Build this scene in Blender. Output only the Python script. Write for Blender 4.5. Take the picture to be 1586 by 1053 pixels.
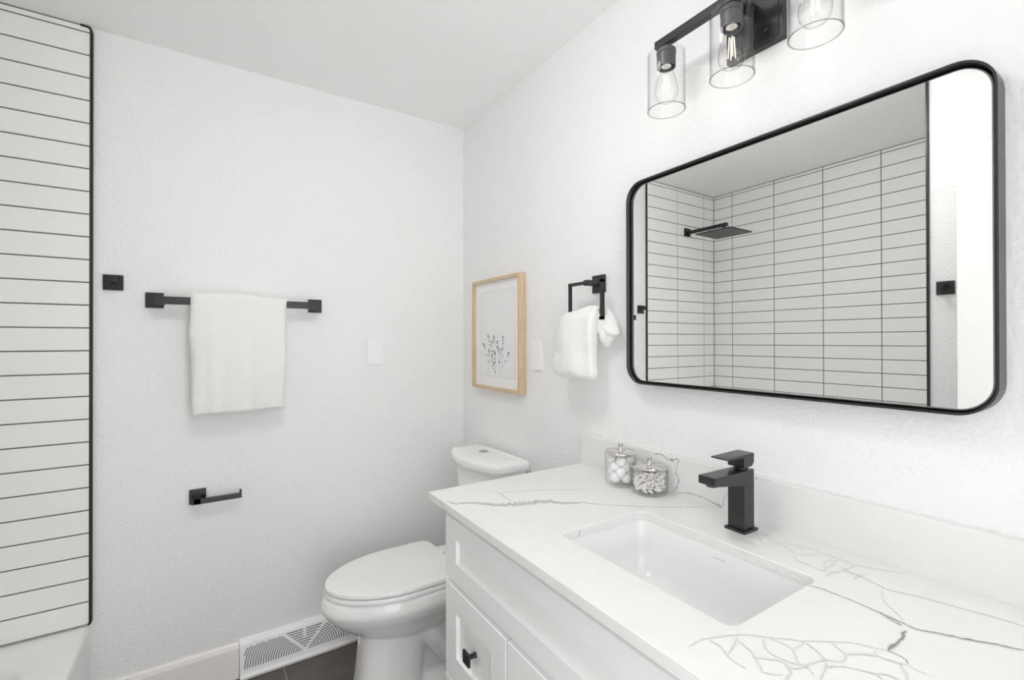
import bpy, bmesh, math, random
from mathutils import Vector, Matrix, noise
random.seed(7)
S = bpy.context.scene
COL = S.collection
for o in list(bpy.data.objects): bpy.data.objects.remove(o)

# ---------------------------------------------------------------- camera
YAW, PITCH, ROLL, FPX = .5758, .00398, -.0016, 723.7
cd = bpy.data.cameras.new('camera'); cam = bpy.data.objects.new('camera', cd); COL.objects.link(cam)
cd.sensor_width = 36; cd.lens = 36*FPX/1586; cd.clip_start = .01
cd.shift_x = -(794.09-793)/1586; cd.shift_y = (525.11-526.5)/1586
rt = Vector((math.cos(YAW), -math.sin(YAW), 0)); fw = Vector((math.sin(YAW), math.cos(YAW), 0)); up = Vector((0, 0, 1))
f2 = fw*math.cos(PITCH)+up*math.sin(PITCH); u2 = up*math.cos(PITCH)-fw*math.sin(PITCH)
r3 = rt*math.cos(ROLL)+u2*math.sin(ROLL); u3 = u2*math.cos(ROLL)-rt*math.sin(ROLL)
M = Matrix((r3, u3, -f2)).transposed().to_4x4(); M.translation = Vector((-1.0963, -2.1571, 1.3498))
cam.matrix_world = M
S.camera = cam

# ---------------------------------------------------------------- light and exposure
S.view_settings.view_transform = 'Standard'; S.view_settings.look = 'None'
S.view_settings.gamma = 1; S.view_settings.use_curve_mapping = False
S.view_settings.exposure = .16
S.cycles.use_denoising = True
S.cycles.max_bounces = 20; S.cycles.diffuse_bounces = 16; S.cycles.transparent_max_bounces = 24
S.cycles.sample_clamp_indirect = 6
W = bpy.data.worlds.new('world'); S.world = W; W.use_nodes = True
W.node_tree.nodes['Background'].inputs[0].default_value = (1, 1, 1, 1)
W.node_tree.nodes['Background'].inputs[1].default_value = 2.3
def area(name, loc, rot, sx, sy, power, col=(1, 1, 1)):
    l = bpy.data.lights.new(name, 'AREA'); l.shape = 'RECTANGLE'; l.size = sx; l.size_y = sy; l.energy = power; l.color = col
    o = bpy.data.objects.new(name, l); COL.objects.link(o); o.location = loc; o.rotation_euler = rot; return o
# daylight that comes in through the open doorway behind the camera
area('doorway_daylight', (-1.45, -3.5, 1.2), (math.radians(90), 0, 0), 3.2, 2.2, 14)
BULB_W = .05

# ---------------------------------------------------------------- helpers
def mat(name, col, rough=.5, metal=0, spec=.5, coat=0, bump=None, bscale=100, bdist=.002, detail=4):
    m = bpy.data.materials.new(name); m.use_nodes = True; nt = m.node_tree; b = nt.nodes['Principled BSDF']
    b.inputs['Base Color'].default_value = (*col, 1); b.inputs['Roughness'].default_value = rough
    b.inputs['Metallic'].default_value = metal; b.inputs['Specular IOR Level'].default_value = spec
    b.inputs['Coat Weight'].default_value = coat; b.inputs['Coat Roughness'].default_value = .05
    if bump:
        tc = nt.nodes.new('ShaderNodeTexCoord'); n = nt.nodes.new('ShaderNodeTexNoise'); bp = nt.nodes.new('ShaderNodeBump')
        n.inputs['Scale'].default_value = bscale; n.inputs['Detail'].default_value = detail
        bp.inputs['Strength'].default_value = bump; bp.inputs['Distance'].default_value = bdist
        nt.links.new(tc.outputs['Object'], n.inputs['Vector']); nt.links.new(n.outputs['Fac'], bp.inputs['Height'])
        nt.links.new(bp.outputs['Normal'], b.inputs['Normal'])
    return m
def glassmat(name, edge=.55, tint=1.0, rough=.02, pw=3.0):
    """thin clear glass: transparent with a Fresnel gloss, darker where seen edge-on"""
    m = bpy.data.materials.new(name); m.use_nodes = True; nt = m.node_tree; nt.nodes.clear()
    out = nt.nodes.new('ShaderNodeOutputMaterial'); mx = nt.nodes.new('ShaderNodeMixShader')
    tr = nt.nodes.new('ShaderNodeBsdfTransparent'); gl = nt.nodes.new('ShaderNodeBsdfGlossy')
    lw = nt.nodes.new('ShaderNodeLayerWeight'); lw.inputs['Blend'].default_value = .5
    p = nt.nodes.new('ShaderNodeMath'); p.operation = 'POWER'; p.inputs[1].default_value = pw
    c = nt.nodes.new('ShaderNodeMix'); c.data_type = 'RGBA'
    c.inputs[6].default_value = (tint, tint, tint, 1); c.inputs[7].default_value = (edge, edge, edge*1.01, 1)
    f5 = nt.nodes.new('ShaderNodeMath'); f5.operation = 'POWER'; f5.inputs[1].default_value = 5
    fr = nt.nodes.new('ShaderNodeMath'); fr.operation = 'MULTIPLY_ADD'; fr.inputs[1].default_value = .35; fr.inputs[2].default_value = .018
    nt.links.new(lw.outputs['Facing'], f5.inputs[0]); nt.links.new(f5.outputs[0], fr.inputs[0])
    gl.inputs['Roughness'].default_value = rough
    nt.links.new(lw.outputs['Facing'], p.inputs[0]); nt.links.new(p.outputs[0], c.inputs[0]); nt.links.new(c.outputs[2], tr.inputs[0])
    nt.links.new(fr.outputs[0], mx.inputs[0]); nt.links.new(tr.outputs[0], mx.inputs[1]); nt.links.new(gl.outputs[0], mx.inputs[2])
    nt.links.new(mx.outputs[0], out.inputs[0]); return m
def emit(name, col, s):
    m = bpy.data.materials.new(name); m.use_nodes = True; b = m.node_tree.nodes['Principled BSDF']
    b.inputs['Base Color'].default_value = (*col, 1); b.inputs['Emission Color'].default_value = (*col, 1); b.inputs['Emission Strength'].default_value = s
    return m

class MB:
    def __init__(s): s.v = []; s.f = []; s.mi = []; s.uv = {}
    def add(s, vs, fs, mi=0):
        k = len(s.v); s.v += [tuple(v) for v in vs]
        for f in fs: s.f.append(tuple(i+k for i in f)); s.mi.append(mi)
        return s
    def box(s, a, b, mi=0):
        x0, x1 = sorted((a[0], b[0])); y0, y1 = sorted((a[1], b[1])); z0, z1 = sorted((a[2], b[2]))
        vs = [(x0,y0,z0),(x1,y0,z0),(x1,y1,z0),(x0,y1,z0),(x0,y0,z1),(x1,y0,z1),(x1,y1,z1),(x0,y1,z1)]
        return s.add(vs, [(0,3,2,1),(4,5,6,7),(0,1,5,4),(1,2,6,5),(2,3,7,6),(3,0,4,7)], mi)
    def quad(s, a, b, c, d, mi=0): return s.add([a, b, c, d], [(0, 1, 2, 3)], mi)
    def loft(s, rings, cap0=True, cap1=True, mi=0, closed=False):
        n = len(rings[0]); vs = [p for r in rings for p in r]; fs = []
        m = len(rings); last = m if closed else m-1
        for i in range(last):
            for j in range(n):
                a = i*n+j; b = i*n+(j+1) % n; c = ((i+1) % m)*n+(j+1) % n; d = ((i+1) % m)*n+j
                fs.append((a, b, c, d))
        if cap0 and not closed: fs.append(tuple(range(n-1, -1, -1)))
        if cap1 and not closed: fs.append(tuple((m-1)*n+j for j in range(n)))
        return s.add(vs, fs, mi)
    def lathe(s, prof, c=(0, 0, 0), n=40, mi=0, cap0=True, cap1=True):
        return s.loft([[(c[0]+r*math.cos(2*math.pi*k/n), c[1]+r*math.sin(2*math.pi*k/n), c[2]+z) for k in range(n)] for r, z in prof], cap0, cap1, mi)
    def tube(s, pts, r, n=8, mi=0):
        pts = [Vector(p) for p in pts]; rings = []
        for i, p in enumerate(pts):
            d = (pts[min(i+1, len(pts)-1)]-pts[max(i-1, 0)]).normalized()
            a = d.orthogonal().normalized() if i == 0 else (rings_a - d*rings_a.dot(d)).normalized()
            rings_a = a; b = d.cross(a); rr = r[i] if isinstance(r, (list, tuple)) else r
            rings.append([tuple(p+a*rr*math.cos(2*math.pi*k/n)+b*rr*math.sin(2*math.pi*k/n)) for k in range(n)])
        return s.loft(rings, True, True, mi)
    def build(s, name, mats, parent=None, smooth=False, bevel=0, seg=2, sub=0, angle=35, recalc=True):
        me = bpy.data.meshes.new(name); me.from_pydata(s.v, [], s.f)
        for m in (mats if isinstance(mats, (list, tuple)) else [mats]): me.materials.append(m)
        for p, i in zip(me.polygons, s.mi): p.material_index = i
        if recalc:
            bm = bmesh.new(); bm.from_mesh(me); bmesh.ops.recalc_face_normals(bm, faces=bm.faces); bm.to_mesh(me); bm.free()
        if s.uv:
            ul = me.uv_layers.new(name='UVMap')
            for l in me.loops:
                if l.vertex_index in s.uv: ul.data[l.index].uv = s.uv[l.vertex_index]
        if smooth:
            me.polygons.foreach_set('use_smooth', [True]*len(me.polygons))
            if smooth == 'auto':
                bm = bmesh.new(); bm.from_mesh(me)
                for e in bm.edges:
                    if len(e.link_faces) == 2 and e.calc_face_angle(0) > math.radians(angle): e.smooth = False
                bm.to_mesh(me); bm.free()
        o = bpy.data.objects.new(name, me); COL.objects.link(o)
        if parent: o.parent = parent
        if bevel:
            b = o.modifiers.new('bevel', 'BEVEL'); b.width = bevel; b.segments = seg; b.limit_method = 'ANGLE'; b.angle_limit = math.radians(40)
            b.harden_normals = False
            me.polygons.foreach_set('use_smooth', [True]*len(me.polygons))
            w = o.modifiers.new('weighted', 'WEIGHTED_NORMAL'); w.keep_sharp = True
        if sub:
            d = o.modifiers.new('subdivision', 'SUBSURF'); d.levels = sub; d.render_levels = sub
        return o
def tag(o, label=None, cat=None, group=None, kind=None):
    if label: o['label'] = label
    if cat: o['category'] = cat
    if group: o['group'] = group
    if kind: o['kind'] = kind
    return o
def thing(name, label, cat, loc=(0, 0, 0), group=None):
    o = bpy.data.objects.new(name, None); o.empty_display_size = .05; COL.objects.link(o); o.location = loc
    tag(o, label, cat, group); return o
def settle(root):
    """children are written in world coordinates: cancel the root's offset"""
    for c in root.children:
        if c.type != 'EMPTY' or True: c.location = Vector(c.location)-Vector(root.location)
def struct(o, label=None): return tag(o, label, None, None, 'structure')
def rrect(cx, cy, hx, hy, r, z, n=6):
    r = max(r, 1e-5); out = []
    for qx, qy, a0 in ((1, 1, 0), (-1, 1, 90), (-1, -1, 180), (1, -1, 270)):
        for k in range(n+1):
            a = math.radians(a0+90*k/n); out.append((cx+qx*(hx-r)+r*math.cos(a), cy+qy*(hy-r)+r*math.sin(a), z))
    return out
def catmull(pts, n=6):
    out = []
    for i in range(len(pts)-1):
        p0 = pts[max(i-1, 0)]; p1 = pts[i]; p2 = pts[i+1]; p3 = pts[min(i+2, len(pts)-1)]
        for k in range(n):
            t = k/n
            out.append(tuple(.5*((2*b)+(c-a)*t+(2*a-5*b+4*c-d)*t*t+(3*b-a-3*c+d)*t**3) for a, b, c, d in zip(p0, p1, p2, p3)))
    out.append(tuple(pts[-1])); return out
def ribbon(mb, pts, place, mi, wdef, seed=0, jag=.35, n=6):
    """vein of varying width lying in a surface; pts (a, b[, width mm])"""
    P = [(p[0], p[1], (p[2] if len(p) > 2 else wdef)/1000) for p in pts]
    Q = catmull(P, n); L = len(Q); k0 = len(mb.v); vs = []
    for i, (a, b, w) in enumerate(Q):
        d = Vector((Q[min(i+1, L-1)][0]-Q[max(i-1, 0)][0], Q[min(i+1, L-1)][1]-Q[max(i-1, 0)][1])); d.normalize()
        nrm = Vector((-d.y, d.x)); e1 = noise.noise(Vector((i*.9, seed*3.1, 0))); e2 = noise.noise(Vector((i*.9, seed*3.1, 9)))
        end = min(1, .35+i/3, .35+(L-1-i)/3)
        w = max(w, .0006)*end
        c = Vector((a, b))+nrm*w*jag*(e1+e2)*.6
        for t, s_ in ((-1, 1+jag*e1), (0, 0), (1, 1+jag*e2)):
            q = c+nrm*t*w*.5*s_; vs.append(place(q.x, q.y)); mb.uv[k0+len(vs)-1] = (t, i*.2)
    fs = []
    for i in range(L-1):
        for j in range(2): fs.append((i*3+j, i*3+j+1, (i+1)*3+j+1, (i+1)*3+j))
    mb.add(vs, fs, mi)

# traced in metres on the worktop (x, y[, width mm]), backsplash (y, z) and print (y, z)
VEINS= [(2, [(-0.5638, -0.9236), (-0.5308, -0.9505), (-0.5033, -0.9724), (-0.4548, -1.0055), (-0.4327, -1.029), (-0.4226, -1.0519)]), (1.5, [(-0.4226, -1.0519), (-0.4068, -1.0523), (-0.3771, -1.0629), (-0.3348, -1.0804), (-0.3027, -1.095), (-0.2636, -1.1233), (-0.2118, -1.1494)]), (3, [(-0.4296, -1.0373), (-0.4226, -1.0519), (-0.4259, -1.0766), (-0.4292, -1.1004), (-0.4259, -1.1254)]), (10, [(-0.5727, -1.0246, 2), (-0.5675, -1.0437, 5), (-0.5609, -1.059, 8), (-0.5379, -1.0697, 9), (-0.5153, -1.0813, 10), (-0.4971, -1.1009, 12), (-0.4822, -1.1193, 13), (-0.4584, -1.1349, 16), (-0.43, -1.1492, 20), (-0.3957, -1.1608, 18), (-0.356, -1.1768, 18), (-0.3285, -1.2038, 12), (-0.2854, -1.2331, 9)]), (1, [(-0.2717, -1.004), (-0.2502, -1.0061), (-0.2276, -1.0103)]), (3, [(-0.2812, -1.2265, 5), (-0.2461, -1.2744, 3), (-0.1745, -1.3368, 2.5), (-0.0984, -1.3931, 2), (-0.038, -1.4306, 2), (-0.0194, -1.4535, 1.5)]), (1.5, [(-0.2806, -1.1075), (-0.2418, -1.1276), (-0.2057, -1.1512), (-0.1656, -1.191), (-0.1434, -1.2082)]), (0.8, [(-0.077, -1.6052), (-0.0872, -1.608), (-0.0914, -1.6021), (-0.0812, -1.5992)]), (4, [(-0.233, -1.7556, 1.5), (-0.2251, -1.7757, 3), (-0.2235, -1.7944, 2.5), (-0.2232, -1.8251, 2.5), (-0.2252, -1.8432, 3), (-0.2264, -1.8549, 5), (-0.227, -1.8661, 8), (-0.2295, -1.8762, 7), (-0.2287, -1.8877, 4), (-0.231, -1.9035, 4), (-0.2179, -1.924, 4), (-0.2034, -1.9479, 5), (-0.1844, -1.9742, 4), (-0.1678, -2.0011, 5)]), (4, [(-0.229, -1.8667), (-0.2342, -1.8764), (-0.2377, -1.8899)]), (3, [(-0.2483, -1.8982, 2), (-0.2591, -1.8971, 6), (-0.2669, -1.9007, 5), (-0.2838, -1.9011, 4), (-0.2961, -1.9013, 5), (-0.3106, -1.9, 7), (-0.3219, -1.9005, 3), (-0.3229, -1.9051, 2), (-0.322, -1.9119, 2), (-0.3257, -1.921, 2), (-0.3335, -1.9256, 2)]), (1, [(-0.3335, -1.9256), (-0.3379, -1.9346), (-0.3365, -1.9469)]), (2, [(-0.3396, -1.8916), (-0.3296, -1.8918), (-0.3208, -1.8997)]), (1, [(-0.0774, -1.7699), (-0.0719, -1.7883), (-0.0405, -1.8327)]), (1.5, [(-0.1117, -1.7623), (-0.1194, -1.7858), (-0.1299, -1.8247), (-0.1344, -1.8382), (-0.1168, -1.8758), (-0.1053, -1.9201), (-0.0951, -1.9542), (-0.0892, -1.9881)]), (1.2, [(-0.1403, -1.8327), (-0.1783, -1.847), (-0.2007, -1.8683), (-0.2214, -1.888)]), (1.8, [(-0.5432, -1.7482), (-0.5233, -1.7475), (-0.5045, -1.7514), (-0.4582, -1.7712), (-0.4286, -1.798), (-0.3955, -1.8281), (-0.363, -1.8521), (-0.3417, -1.8699), (-0.3317, -1.8889)]), (1.8, [(-0.5066, -1.7528), (-0.5062, -1.7723), (-0.5158, -1.7894)]), (1.8, [(-0.4657, -1.7709), (-0.4838, -1.7788), (-0.5034, -1.7847), (-0.5158, -1.7894), (-0.518, -1.8028), (-0.5179, -1.8158)]), (1.8, [(-0.4725, -1.775), (-0.4803, -1.7998), (-0.4955, -1.82), (-0.5075, -1.8308)]), (1.8, [(-0.4386, -1.7943), (-0.4577, -1.8093), (-0.4619, -1.8271), (-0.4541, -1.8503)]), (1.8, [(-0.4326, -1.7971), (-0.427, -1.812), (-0.4295, -1.8303), (-0.4492, -1.8453), (-0.4504, -1.8589), (-0.4571, -1.8682)]), (1.8, [(-0.4272, -1.8292), (-0.4005, -1.8304), (-0.3993, -1.8256)]), (1.8, [(-0.398, -1.832), (-0.4051, -1.8489), (-0.4131, -1.8615), (-0.4276, -1.869), (-0.4597, -1.8768)]), (1.8, [(-0.3681, -1.8516), (-0.3747, -1.8635), (-0.3822, -1.8741), (-0.3976, -1.8765), (-0.407, -1.8704), (-0.4133, -1.8629)]), (1.8, [(-0.3797, -1.8732), (-0.3626, -1.8828), (-0.3483, -1.8982)]), (1.8, [(-0.3344, -1.8898), (-0.3461, -1.8951), (-0.3457, -1.9079), (-0.336, -1.9264)]), (1.8, [(-0.4298, -1.8699), (-0.4091, -1.8811), (-0.3951, -1.9019), (-0.3906, -1.9116), (-0.3953, -1.9188)]), (1.8, [(-0.3428, -1.9195), (-0.3554, -1.9301), (-0.3697, -1.9355)]), (1.8, [(-0.4904, -1.8085), (-0.4779, -1.8202), (-0.4659, -1.832), (-0.469, -1.8443)]), (1.8, [(-0.5075, -1.8308), (-0.4966, -1.8425), (-0.4887, -1.8463)]), (1.8, [(-0.469, -1.8443), (-0.4619, -1.8514), (-0.435, -1.857), (-0.4144, -1.8621)]), (1.8, [(-0.3929, -1.9079), (-0.3793, -1.919), (-0.3786, -1.9297)]), (1.8, [(-0.4713, -1.8428), (-0.4769, -1.8508), (-0.4964, -1.8528)]), (1, [(-0.1438, -1.5573), (-0.1189, -1.5668), (-0.0858, -1.5816), (-0.0887, -1.6068), (-0.0983, -1.639), (-0.1088, -1.6444), (-0.1287, -1.6374)]), (1, [(-0.0983, -1.639), (-0.0788, -1.676), (-0.0777, -1.7114), (-0.0781, -1.7489), (-0.0822, -1.7717)]), (1, [(-0.0788, -1.676), (-0.0963, -1.6822), (-0.0993, -1.6917)]), (1, [(-0.1335, -1.686), (-0.1175, -1.6741), (-0.1051, -1.6468)]), (1, [(-0.1335, -1.686), (-0.1019, -1.7066), (-0.0898, -1.709)]), (1, [(-0.1365, -1.6894), (-0.1518, -1.7008), (-0.1536, -1.73)]), (1, [(-0.1536, -1.73), (-0.1504, -1.7467), (-0.085, -1.7445)]), (1, [(-0.1443, -1.7458), (-0.1103, -1.7331), (-0.085, -1.7445)]), (1, [(-0.1505, -1.7485), (-0.1446, -1.7618), (-0.1192, -1.7671), (-0.0875, -1.7703), (-0.0757, -1.771)]), (1, [(-0.1192, -1.7671), (-0.1246, -1.7777), (-0.1139, -1.7985)]), (1, [(-0.1444, -1.792), (-0.125, -1.7912), (-0.1121, -1.7979)]), (1, [(-0.1771, -1.7617), (-0.1461, -1.759)]), (1, [(-0.0858, -1.5816), (-0.1129, -1.604), (-0.141, -1.6353)]), (1, [(-0.1505, -1.5859), (-0.1506, -1.6047), (-0.1557, -1.6258)])]
BSVEINS= [(3, [(-1.2473, 1.0228), (-1.2657, 1.0272), (-1.2777, 1.0265), (-1.2925, 1.0175), (-1.307, 1.017), (-1.3241, 1.0254), (-1.3283, 1.0251)]), (4, [(-1.2983, 1.0163), (-1.307, 1.0206), (-1.3156, 1.02), (-1.307, 1.0134)]), (2, [(-1.3283, 1.0274, 1.5), (-1.3311, 1.0233, 2), (-1.3274, 1.0119, 1.5), (-1.3254, 0.9974, 2), (-1.3225, 0.9849, 4), (-1.3295, 0.9772, 2), (-1.3323, 0.9662, 4), (-1.328, 0.9581, 2), (-1.3252, 0.9467, 3), (-1.3195, 0.9405, 1.5), (-1.3153, 0.9323, 3)]), (5, [(-1.3177, 0.9269, 1), (-1.3494, 0.9383, 3), (-1.3648, 0.9419, 6), (-1.3799, 0.9427, 5), (-1.4091, 0.9418, 4), (-1.4372, 0.9372, 7), (-1.4509, 0.9357, 10), (-1.4602, 0.9329, 8)]), (2.5, [(-1.4602, 0.9341), (-1.4643, 0.9499), (-1.4683, 0.9633), (-1.4749, 0.9724)]), (5, [(-1.5445, 1.027), (-1.5539, 1.0282)]), (1.2, [(-1.5469, 1.0357), (-1.5632, 1.0373), (-1.5857, 1.0393)])]
STEMS= [[(-0.2977, 1.2526), (-0.3031, 1.1909)], [(-0.3576, 1.2107), (-0.3602, 1.1944)], [(-0.3893, 1.2533), (-0.3876, 1.1933)], [(-0.4151, 1.2677), (-0.4083, 1.1973)], [(-0.2437, 1.3399), (-0.2638, 1.3113), (-0.2893, 1.2664), (-0.2977, 1.2498)], [(-0.2924, 1.3796), (-0.3118, 1.3344), (-0.3281, 1.2537)], [(-0.342, 1.3734), (-0.3527, 1.3402)], [(-0.3766, 1.3512), (-0.3843, 1.2994), (-0.3878, 1.2559)], [(-0.4205, 1.3726), (-0.4229, 1.3162), (-0.4151, 1.2677)], [(-0.4748, 1.3012), (-0.4428, 1.2606), (-0.415, 1.23)], [(-0.3499, 1.3098), (-0.3551, 1.2492), (-0.3576, 1.2107)], [(-0.3282, 1.3094), (-0.3291, 1.237), (-0.3496, 1.2103)], [(-0.3034, 1.3147), (-0.3017, 1.2865), (-0.328, 1.237)], [(-0.4076, 1.316), (-0.3998, 1.2943), (-0.3894, 1.256)]]
DABS= [((-0.2437, 1.3399), (-0.2448, 1.3341)), ((-0.2483, 1.3356), (-0.261, 1.3242)), ((-0.2598, 1.3213), (-0.261, 1.317)), ((-0.2924, 1.3796), (-0.298, 1.3626)), ((-0.3035, 1.3527), (-0.3063, 1.3457)), ((-0.3294, 1.3527), (-0.331, 1.3373)), ((-0.3118, 1.3359), (-0.3146, 1.3289)), ((-0.3294, 1.329), (-0.3283, 1.3248)), ((-0.342, 1.3748), (-0.35, 1.3568)), ((-0.35, 1.3485), (-0.3527, 1.3457)), ((-0.3766, 1.3526), (-0.3739, 1.3375)), ((-0.3791, 1.3266), (-0.3843, 1.3103)), ((-0.3858, 1.3035), (-0.3879, 1.2995)), ((-0.3686, 1.3251), (-0.3691, 1.3224)), ((-0.4205, 1.3726), (-0.423, 1.3605)), ((-0.423, 1.3538), (-0.424, 1.3498)), ((-0.4229, 1.3391), (-0.4234, 1.3372)), ((-0.4229, 1.3203), (-0.4229, 1.3162)), ((-0.4076, 1.3174), (-0.405, 1.3052)), ((-0.3998, 1.2943), (-0.4024, 1.2922)), ((-0.4177, 1.2826), (-0.4202, 1.2791)), ((-0.4724, 1.3024), (-0.4651, 1.2931)), ((-0.4626, 1.289), (-0.4611, 1.2856)), ((-0.3034, 1.3133), (-0.3034, 1.2978)), ((-0.3006, 1.2879), (-0.3017, 1.2851)), ((-0.3271, 1.308), (-0.3293, 1.2997)), ((-0.3293, 1.2914), (-0.3292, 1.2732)), ((-0.3292, 1.2621), (-0.3292, 1.2593)), ((-0.3291, 1.2398), (-0.3302, 1.2357)), ((-0.3499, 1.3084), (-0.3498, 1.2932)), ((-0.3579, 1.2975), (-0.3552, 1.285)), ((-0.3509, 1.2739), (-0.353, 1.2657)), ((-0.354, 1.2602), (-0.3551, 1.2506)), ((-0.3443, 1.2543), (-0.3454, 1.2405)), ((-0.347, 1.2267), (-0.348, 1.224)), ((-0.3576, 1.2149), (-0.3592, 1.2094)), ((-0.2949, 1.2581), (-0.296, 1.2511)), ((-0.392, 1.2615), (-0.3893, 1.2519)), ((-0.2792, 1.2874), (-0.2797, 1.2854)), ((-0.4438, 1.2628), (-0.4443, 1.2607))]

# ---------------------------------------------------------------- materials
WALL = mat('wall_paint', (.88, .88, .88), .75, bump=.55, bscale=95, bdist=.005, detail=3)
CEIL = mat('ceiling_paint', (.93, .93, .928), .85, bump=.3, bscale=70, bdist=.004, detail=3)
TRIMW = mat('trim_paint', (.90, .875, .86), .4)
TILE = mat('white_glazed_tile', (.91, .91, .895), .12)
GROUT = mat('grey_grout', (.13, .13, .12), .9)
BLACK = mat('matte_black_metal', (.012, .012, .013), .38, spec=.5)
BLACK2 = mat('satin_black_metal', (.016, .016, .016), .30, spec=.55)
DARK = mat('dark_gap', (.02, .02, .02), .9)
PORC = mat('white_porcelain', (.92, .92, .915), .10, coat=.4)
BASINM = mat('basin_porcelain', (.83, .83, .83), .12, coat=.3)
SEATP = mat('white_seat_plastic', (.90, .90, .895), .28)
TUBM = mat('tub_acrylic', (.90, .90, .895), .18)
CABW = mat('cabinet_lacquer', (.94, .94, .94), .32)
KICK = mat('toe_kick', (.3, .3, .3), .6)
CHROME = mat('polished_nickel', (.72, .70, .67), .12, metal=1)
CHROMED = mat('chrome_dark', (.55, .55, .55), .2, metal=1)
TOWEL = mat('white_terry', (.95, .95, .94), .95, spec=.1, bump=.9, bscale=420, bdist=.003, detail=2)
TOWEL.node_tree.nodes['Principled BSDF'].inputs['Sheen Weight'].default_value = .2
WOODM = None
def wood():
    m = mat('pale_oak', (.62, .43, .23), .5); nt = m.node_tree; b = nt.nodes['Principled BSDF']
    tc = nt.nodes.new('ShaderNodeTexCoord'); mp = nt.nodes.new('ShaderNodeMapping'); n = nt.nodes.new('ShaderNodeTexNoise'); r = nt.nodes.new('ShaderNodeValToRGB')
    mp.inputs['Scale'].default_value = (260, 260, 14); n.inputs['Scale'].default_value = 1; n.inputs['Detail'].default_value = 4
    r.color_ramp.elements[0].position = .35; r.color_ramp.elements[0].color = (.56, .42, .25, 1)
    r.color_ramp.elements[1].position = .65; r.color_ramp.elements[1].color = (.72, .57, .38, 1)
    nt.links.new(tc.outputs['Object'], mp.inputs[0]); nt.links.new(mp.outputs[0], n.inputs['Vector']); nt.links.new(n.outputs['Fac'], r.inputs[0]); nt.links.new(r.outputs[0], b.inputs['Base Color'])
    return m
OAK = wood()
PAPER = mat('mat_board', (.88, .88, .885), .8); PRINT = mat('print_paper', (.84, .84, .84), .8)
INK = mat('dark_flower_ink', (.055, .035, .035), .8); INK2 = mat('stem_ink', (.42, .38, .37), .8); LINE = mat('mat_bevel', (.68, .68, .68), .8)
MIRROR = mat('mirror_silver', (.97, .975, .97), .0, metal=1)
BEVELG = mat('mirror_edge', (.9, .92, .91), .1, metal=.6)
GLASS = glassmat('clear_shade_glass', .55, .99, pw=6)
LIPG = glassmat('shade_lip_glass', .45, .75, pw=2)
BULBG = glassmat('bulb_glass', .62, .985, pw=4)
JARG = glassmat('jar_glass', .74, .995, pw=5)
FIL = emit('warm_filament', (1, .84, .58), 1.1)
SOCK = mat('socket_metal', (.10, .10, .105), .42, metal=.3)
SCREWB = mat('bulb_screw_cap', (.7, .68, .62), .25, metal=1)
COTTON = mat('cotton', (.92, .92, .92), 1, spec=0, bump=.8, bscale=160, bdist=.004)
SWABST = mat('swab_stick', (.86, .80, .72), .7)
PLATE = mat('switch_plate_plastic', (.90, .90, .90), .35)
REGM = mat('register_enamel', (.93, .93, .93), .35); SLOT = mat('register_slot', (.22, .22, .22), .9)
DOORM = mat('door_paint', (.90, .90, .895), .35)
def quartz():
    m = mat('white_quartz', (.86, .86, .85), .16, spec=.45); nt = m.node_tree; b = nt.nodes['Principled BSDF']
    tc = nt.nodes.new('ShaderNodeTexCoord'); n = nt.nodes.new('ShaderNodeTexNoise'); r = nt.nodes.new('ShaderNodeValToRGB')
    n.inputs['Scale'].default_value = 5; n.inputs['Detail'].default_value = 5
    r.color_ramp.elements[0].position = .3; r.color_ramp.elements[0].color = (.80, .80, .79, 1)
    r.color_ramp.elements[1].position = .7; r.color_ramp.elements[1].color = (.84, .84, .835, 1)
    nt.links.new(tc.outputs['Object'], n.inputs['Vector']); nt.links.new(n.outputs['Fac'], r.inputs[0]); nt.links.new(r.outputs[0], b.inputs['Base Color'])
    return m
QUARTZ = quartz()
def vein(name, col, soft=1.0, mn=.25):
    """grey mineral vein, blended to the white stone at its edges (UV.x runs across it)"""
    m = mat(name, col, .16, spec=.45); nt = m.node_tree; b = nt.nodes['Principled BSDF']
    uv = nt.nodes.new('ShaderNodeTexCoord'); sx = nt.nodes.new('ShaderNodeSeparateXYZ'); ab = nt.nodes.new('ShaderNodeMath'); ab.operation = 'ABSOLUTE'
    n = nt.nodes.new('ShaderNodeTexNoise'); n.inputs['Scale'].default_value = 90; n.inputs['Detail'].default_value = 6
    ad = nt.nodes.new('ShaderNodeMath'); ad.operation = 'MULTIPLY_ADD'; ad.inputs[1].default_value = .9
    mr = nt.nodes.new('ShaderNodeMapRange'); mr.inputs[1].default_value = mn; mr.inputs[2].default_value = mn+soft; mr.inputs[3].default_value = 0; mr.inputs[4].default_value = 1
    mx = nt.nodes.new('ShaderNodeMix'); mx.data_type = 'RGBA'; mx.inputs[6].default_value = (*col, 1); mx.inputs[7].default_value = (.82, .82, .815, 1)
    L = nt.links.new
    L(uv.outputs['UV'], sx.inputs[0]); L(sx.outputs[0], ab.inputs[0]); L(uv.outputs['Object'], n.inputs['Vector'])
    L(n.outputs['Fac'], ad.inputs[0]); L(ab.outputs[0], ad.inputs[2]); L(ad.outputs[0], mr.inputs[0]); L(mr.outputs[0], mx.inputs[0]); L(mx.outputs[2], b.inputs['Base Color'])
    return m
VEIN = vein('vein_grey', (.45, .45, .43), .9, .45); VEIND = vein('vein_dark', (.22, .22, .21), .7, .6); VEINL = vein('vein_light', (.56, .56, .54), .8, .5)
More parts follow.
